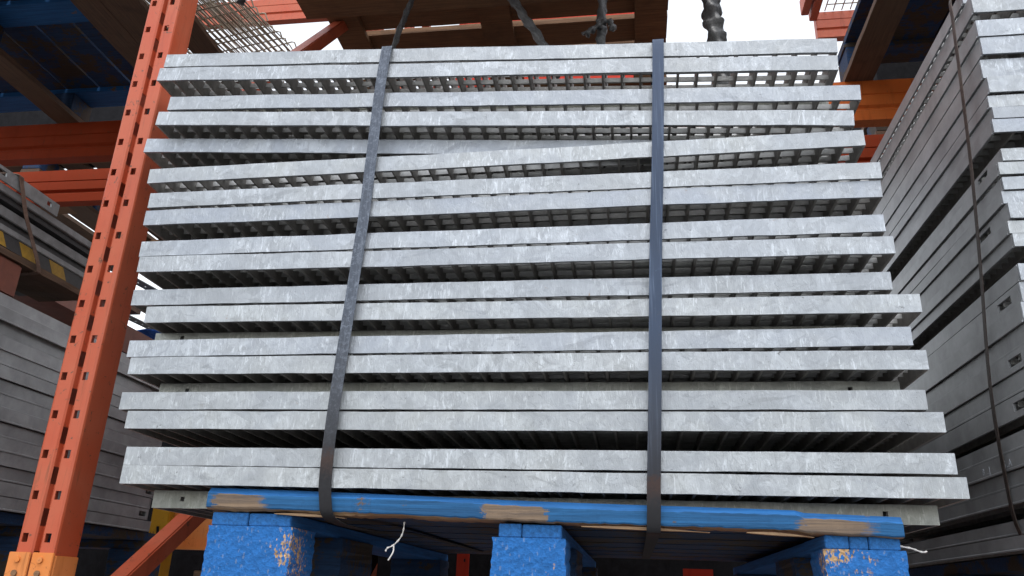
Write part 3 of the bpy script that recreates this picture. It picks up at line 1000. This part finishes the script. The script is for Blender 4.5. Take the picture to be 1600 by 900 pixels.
# ------------------------------------------------------------------ load on the left stack
XL = -0.55
zb = LEFT_TOP + 0.001
t = thing('timber_bearer', 'rough wooden plank under the striped ramp sections on the left stack', 'plank', (XL - 0.14, -0.3, 0.440))
part('plank', jitter_box((0, 0, 0), (0.14, 0.83, 0.014), 0.0012, 4, 20, 1), 'brown_wood_y', t)
t = tag(link('plastic_block', MB().box((0, 0, 0), (0.10, 0.22, 0.4385 - zb)).mesh('plastic_block', 'terracotta', False, 0.005), None, (XL - 0.105, 0.085, zb)),
        'red brown block between the left stack and the wooden plank', 'block')
link('plastic_block', t.data, None, (XL - 0.108, 0.69, zb))
tag(bpy.data.objects['plastic_block.001'], 'red brown block far back on the left stack', 'block')
for k, (z0, h, y1, dx, hz) in enumerate([(0.456, 0.044, 0.53, 0.0, True), (0.505, 0.040, 0.54, -0.012, False), (0.5515, 0.030, 0.53, 0.004, False), (0.583, 0.030, 0.345, 0.010, False)]):
    lab = ['lowest grey ramp section with black and yellow stripes on the plank', 'second grey ramp section from the plank, mostly in shadow',
           'third grey ramp section from the plank on the left stack', 'short grey drilled plate on top of the ramp sections'][k]
    t = thing('ramp_section', lab, 'metal profile', (XL - 0.20 + dx, -0.35, z0), group='grey metal ramp sections on the left stack')
    Lr = y1 + 0.35
    mb = MB()
    if k < 3:
        mb.box((0, 0, 0), (0.19, Lr, h * 0.5))
        mb2 = MB().sheet([0, Lr], [h * 0.5, h], lambda u, v: (0.2, u, v), lambda u, v: (-0.004, 0, 0))
        part('web', mb, 'ramp_dark', t)
        part('edge_flange', MB().box((0.1905, 0, h * (0.68 if hz else 0.42)), (0.20, Lr, h)), 'ramp_grey', t, bevel=0.0015)
        part('toe_flange', MB().box((0.1905, 0, 0.0), (0.197 if hz else 0.192, Lr, h * (0.66 if hz else 0.40))), 'ramp_dark', t)
        if hz:
            for q in range(9):
                y = 0.24 + q * 0.100
                if y + 0.05 > Lr: break
                s = MB()
                s.v = [(0.1975, y, 0.001), (0.1975, y + 0.05, 0.001), (0.1975, y + 0.030, h * 0.65), (0.1975, y - 0.020, h * 0.65)]
                s.v += [(v[0] - 0.0006, v[1], v[2]) for v in s.v]
                s.f = [(0, 1, 2, 3), (7, 6, 5, 4), (0, 4, 5, 1), (1, 5, 6, 2), (2, 6, 7, 3), (3, 7, 4, 0)]; s.mi = [0] * 6
                part('yellow_stripe', s, 'hazard', t)
    else:
        ys = [0, Lr - 0.20, Lr - 0.17, Lr - 0.04, Lr - 0.025, Lr]
        mb.sheet(ys, [0, h * 0.4, h * 0.75, h], lambda u, v: (0.2, u, v), lambda u, v: (-0.004, 0, 0), lambda i, j: not (j == 1 and i in (1, 3)))
        part('drilled_plate', mb, 'ramp_grey', t)
mb = ribbon(catmull([(XL - 0.10, 0.20, 0.618), (XL + 0.006, 0.205, 0.617), (XL + 0.014, 0.215, 0.60), (XL + 0.014, 0.25, 0.54), (XL + 0.008, 0.30, 0.49), (XL + 0.006, 0.335, 0.447), (XL - 0.01, 0.34, 0.436), (XL - 0.12, 0.34, 0.437)], 5), 0.014, 0.0012, (0, 1, 0))
tag(link('strap', mb.mesh('strap', 'strap_pale')), 'brown strap holding the striped ramp sections to the plank', 'strap')

# ------------------------------------------------------------------ wire shelf panels on the upper level


def wire_panel(label, loc, rz, seed):
    rnd = random.Random(seed)
    t = thing('wire_shelf_panel', label, 'wire panel', loc, (0, 0, rz), group='wire shelf panels stacked on the upper level')
    mb = MB()
    for k in range(25):
        x = -k * 0.0235 + rnd.uniform(-0.003, 0.003)
        mb.tube([(x, -0.45, 0.004), (x, 0.44, 0.004), (x, 0.455, -0.002), (x + 0.004, 0.462, -0.02), (x, 0.452, -0.026)], 0.0023, 5)
    lw = part('lengthwise_wires', mb, 'wire', t); lw['kind'] = 'stuff'
    mb = MB()
    for k in range(6):
        y = -0.43 + k * 0.17
        mb.tube([(-0.56, y, 0), (0.022, y, 0), (0.034, y + 0.002, -0.004), (0.038, y + 0.016, -0.026)], 0.0026, 5)
    cw = part('cross_wires', mb, 'wire', t); cw['kind'] = 'stuff'
    return t


for k in range(5):
    lab = ['lowest', 'second lowest', 'middle', 'second highest', 'highest'][k] + ' wire shelf panel in the pile above the left rack post'
    wire_panel(lab, (-0.485 - 0.032 * k + (0.012 if k % 2 else 0), 0.74 + 0.035 * ((k * 2) % 3), ZU + 0.045 + 0.027 * k), R(-10 - 1.5 * ((k * 5) % 4)), k)
# the pallet board they rest on
t = thing('timber_bearer', 'brown board under the pile of wire shelf panels', 'plank', (-0.95, 0.2, ZU))
part('plank', jitter_box((0, 0, 0), (0.16, 1.2, 0.02), 0.001, 8, 12, 1), 'brown_wood_y', t)
t = thing('timber_bearer', 'grey brown board beside the wire shelf panels', 'plank', (-0.75, 0.2, ZU))
part('plank', jitter_box((0, 0, 0), (0.10, 1.2, 0.018), 0.001, 9, 12, 1), 'brown_wood_y', t)


# ------------------------------------------------------------------ twisted film hanging over the stack
def rope(label, pts, rad, seed):
    rnd = random.Random(seed)
    P = catmull(pts, 16)
    mb = MB()
    rr = [rad * (1 + 0.12 * math.sin(i * 1.1) + rnd.uniform(-.07, .07)) for i in range(len(P))]
    mb.tube(P, rr, 14, 3, 0.16, 0.22)
    return tag(link('twisted_film', mb.mesh('twisted_film', 'rope', True)), label, 'plastic rope', 'twisted plastic film hanging from the upper pallet')


rope('twisted grey film slanting down left of the middle of the top edge', [(0.43, 0.62, 1.55), (0.47, 0.62, 1.40), (0.52, 0.60, 1.29), (0.585, 0.58, 1.16), (0.62, 0.56, 1.06)], 0.0115, 1)
rope('twisted grey film hanging straight down to the frayed knot', [(0.735, 0.66, 1.57), (0.735, 0.66, 1.45), (0.733, 0.66, 1.33), (0.731, 0.66, 1.24), (0.728, 0.66, 1.15)], 0.0125, 2)
rope('thick rope of twisted film against the sky right of the blue strap', [(1.040, 0.7, 1.62), (1.036, 0.7, 1.46), (1.042, 0.7, 1.33), (1.052, 0.7, 1.2), (1.06, 0.7, 1.05)], 0.024, 3)
rope('thin black film strand hanging left of the left strap top', [(0.17, 0.7, 1.56), (0.155, 0.7, 1.46), (0.135, 0.7, 1.38), (0.112, 0.7, 1.28), (0.10, 0.7, 1.2)], 0.008, 4)
rope('ragged film tassel hanging in front of the far orange beam at top left', [(-0.33, 0.62, 1.60), (-0.345, 0.62, 1.52), (-0.35, 0.62, 1.46), (-0.352, 0.62, 1.43)], 0.011, 5)
mb = MB()
kp = catmull([(0.690, 0.635, 1.243), (0.705, 0.637, 1.258), (0.726, 0.638, 1.272), (0.744, 0.636, 1.284), (0.760, 0.634, 1.276), (0.764, 0.634, 1.250)], 8)
mb.tube(kp, [0.0075 + 0.003 * math.sin(i * 0.9) for i in range(len(kp))], 10, 3, 0.3, 0.3)
mb.tube(catmull([(0.680, 0.635, 1.245), (0.705, 0.636, 1.263), (0.73, 0.640, 1.285)], 8), [0.004 + 0.002 * math.sin(i) for i in range(17)], 7, 2, 0.5, 0.3)
tag(link('film_knot', mb.mesh('film_knot', 'rope', True)), 'frayed knot of grey film just above the top grating', 'plastic knot')

# ------------------------------------------------------------------ small fibres on the blue pallet
mb = MB()
mb.tube(catmull([(0.452, 0.03, -0.119), (0.452, 0.028, -0.131), (0.449, 0.026, -0.142), (0.440, 0.024, -0.153), (0.431, 0.022, -0.158), (0.429, 0.022, -0.163)], 5), [0.0011 + 0.0005 * math.sin(i * 1.7) for i in range(26)], 6)
mb.tube(catmull([(0.440, 0.024, -0.153), (0.4405, 0.023, -0.162), (0.437, 0.022, -0.170), (0.434, 0.022, -0.175)], 5), 0.0011, 5)
tag(link('wood_splinter', mb.mesh('wood_splinter', 'white', True)), 'pale forked splinter hanging under the blue board', 'splinter')
mb = MB()
mb.tube(catmull([(1.120, 0.042, -0.1225), (1.138, 0.040, -0.1225), (1.150, 0.038, -0.127), (1.158, 0.036, -0.135), (1.172, 0.034, -0.138), (1.185, 0.034, -0.1425), (1.192, 0.034, -0.1415)], 5), [0.0018, 0.0024, 0.0030, 0.0024, 0.0020, 0.0026, 0.0028, 0.0020, 0.0016] + [0.0012, 0.0017, 0.0010] * 8, 7)
tag(link('white_string', mb.mesh('white_string', 'white', True)), 'frayed white string on the right block of the blue pallet', 'string')

# ------------------------------------------------------------------ things behind and below
# black loads added in the rear row as dark backdrop, blocking light from behind
for lab, x0, x1, y0, z1 in (('added black backdrop load behind the strapped stack', -0.13, 1.18, 1.80, 0.42), ('added black backdrop load behind the right stack', 1.24, 2.45, 1.80, 0.55)):
    t = thing('dark_filler_load', lab, 'added filler load', (x0, y0, BEAM_LO))
    part('filler_body', jitter_box((0, 0, 0), (x1 - x0, 1.0, z1 - BEAM_LO), 0.006, 4, 20, 0), 'black', t)
# rear things glimpsed under the pallet
t = thing('cream_panel', 'cream plastic post guard seen under the pallet beside the rear post', 'post guard', (-0.170, YR - 0.03, -0.43))
part('guard', MB().box((0, 0, 0), (0.052, 0.03, 0.385)), 'cream', t, bevel=0.006)
for lab, x0, x1, zt in (('red slotted bracket glimpsed under the middle of the blue pallet', 0.062, 0.122, -0.098), ('narrow red bracket glimpsed left of the middle block', 0.262, 0.300, -0.080), ('red bracket glimpsed low under the right half of the pallet', 0.935, 1.02, -0.124)):
    t = thing('red_bracket', lab, 'bracket', (x0, 1.33, BEAM_LO + 0.001))
    w, h = x1 - x0, zt - BEAM_LO
    xs = [0, w * .55, w * .7, w]
    zs = [0, h * .3, h * .36, h * .72, h * .78, h]
    part('slotted_plate', MB().sheet(xs, zs, lambda u, v: (u, 0, v), lambda u, v: (0, 0.004, 0), lambda i, j: not (i == 1 and j in (1, 3))), 'red', t)
    part('foot', MB().box((0, 0.0045, 0), (w, 0.04, 0.004)), 'red', t)
t = thing('yellow_column', 'yellow steel guard with black scuffs behind the diagonal brace', 'steel guard', (-0.745, 1.30, -0.20))
part('column', MB().box((0, 0, 0), (0.062, 0.06, 0.23)), 'yellow', t, bevel=0.003)
part('web', MB().box((0.0625, 0.03, 0.096), (0.24, 0.036, 0.23)), 'orange_pale', t)
part('flange', MB().box((0.06, 0.0, 0.088), (0.26, 0.029, 0.096)), 'orange_pale', t)
mb = MB()
mb.tube([(0.030, -0.001, 0.155), (0.034, -0.0012, 0.13), (0.028, -0.001, 0.118)], 0.0045, 6)
mb.tube([(0.022, -0.001, 0.120), (0.042, -0.0012, 0.127)], 0.003, 6)
mb.tube([(0.028, -0.001, 0.110), (0.030, -0.001, 0.098)], 0.004, 6)
part('black_scuff', mb, 'black', t)
t = thing('dark_filler_load', 'added black backdrop load behind the diagonal brace at lower left', 'added filler load', (-1.9, 1.80, BEAM_LO))  # black bulk added to block the white sky behind the stacks
part('filler_body', jitter_box((0, 0, 0), (1.66, 0.9, 0.80), 0.005, 9, 20, 0), 'black', t)
t = thing('timber_bearer', 'pale batten low behind the diagonal brace', 'plank', (-0.60, 1.36, -0.2005))
part('batten', MB().box((0, 0, 0), (0.34, 0.03, 0.028)), 'bare_wood', t, bevel=0.002)

# rear bay clutter between the rack post and the strapped stack
t = thing('profile_bundle', 'grey perforated steel profiles seen between the rack post and the stack', 'steel profile', (-1.62, 1.74, 0.86))
for k in range(4):
    mb = MB()
    xs = [0, 0.05]
    ys = [0.0]
    while ys[-1] < 1.2:
        ys += [ys[-1] + 0.03, ys[-1] + 0.045]
    mb.sheet([0, 0.016, 0.026, 0.05], ys, lambda u, v: (u, v, 0), lambda u, v: (0, 0, 0.004), lambda i, j: not (i == 1 and j % 2))
    part('profile', mb, 'ramp_grey', t, (0.13 * k, -0.45, 0.02 * k), (0, 0, R(-6)))
t = thing('timber_beam', 'brown square timber lying between the rack post and the stack', 'timber', (-1.15, 1.62, 0.70))
part('timber', jitter_box((-0.28, -0.95, 0), (-0.06, 0.0, 0.10), 0.001, 4, 6, 1), 'terracotta', t)
part('timber_top', jitter_box((-0.28, -0.97, 0.101), (-0.02, 0.02, 0.118), 0.001, 5, 6, 1), 'brown_wood_y', t)
mb = MB()
rnd = random.Random(21)
us = [k / 8 for k in range(9)]
mb.sheet(us, us, lambda u, v: (0.32 * u, 0.2 * v, 0.05 * math.sin(6 * u + 3 * v) * 0.4 + 0.05 * (1 - v)), lambda u, v: (0, 0, 0.004))
tag(link('tarpaulin', mb.mesh('tarpaulin', 'tarp'), None, (-1.20, 1.62, 0.66)), 'scrap of blue tarpaulin left of the strapped stack', 'tarpaulin')
# upper right: loose orange beams on a wire deck in the rear row
for k, (x, y1, z0) in enumerate(((1.90, 3.02, 3.185), (1.955, 3.06, 3.170))):
    t = tag(link('loose_beam', MB().beam((x, 1.9, z0 + 0.06), (x, y1, z0 + 0.06), 0.045, 0.11).mesh('loose_beam', 'orange', False, 0.004)),
            ['outer loose orange beam end against the sky at upper right', 'inner loose orange beam end beside the wire deck at upper right'][k], 'rack beam')
rack_beam(1.97, 4.5, 3.05, 3.235, 'orange beam against the sky behind the upper right pallet', mat='orange', h=0.19)
t = thing('wire_deck', 'wire mesh deck showing white sky above the upper right beam', 'wire deck', (2.03, 1.9, 3.243))
mb = MB()
for k in range(30):
    mb.tube([(k * 0.05, 0, 0), (k * 0.05, 1.15, 0)], 0.004, 5)
for k in range(12):
    mb.tube([(0, k * 0.1, 0.006), (1.5, k * 0.1, 0.006)], 0.004, 5)
o = part('mesh_grid', mb, 'wire', t); o['kind'] = 'stuff'
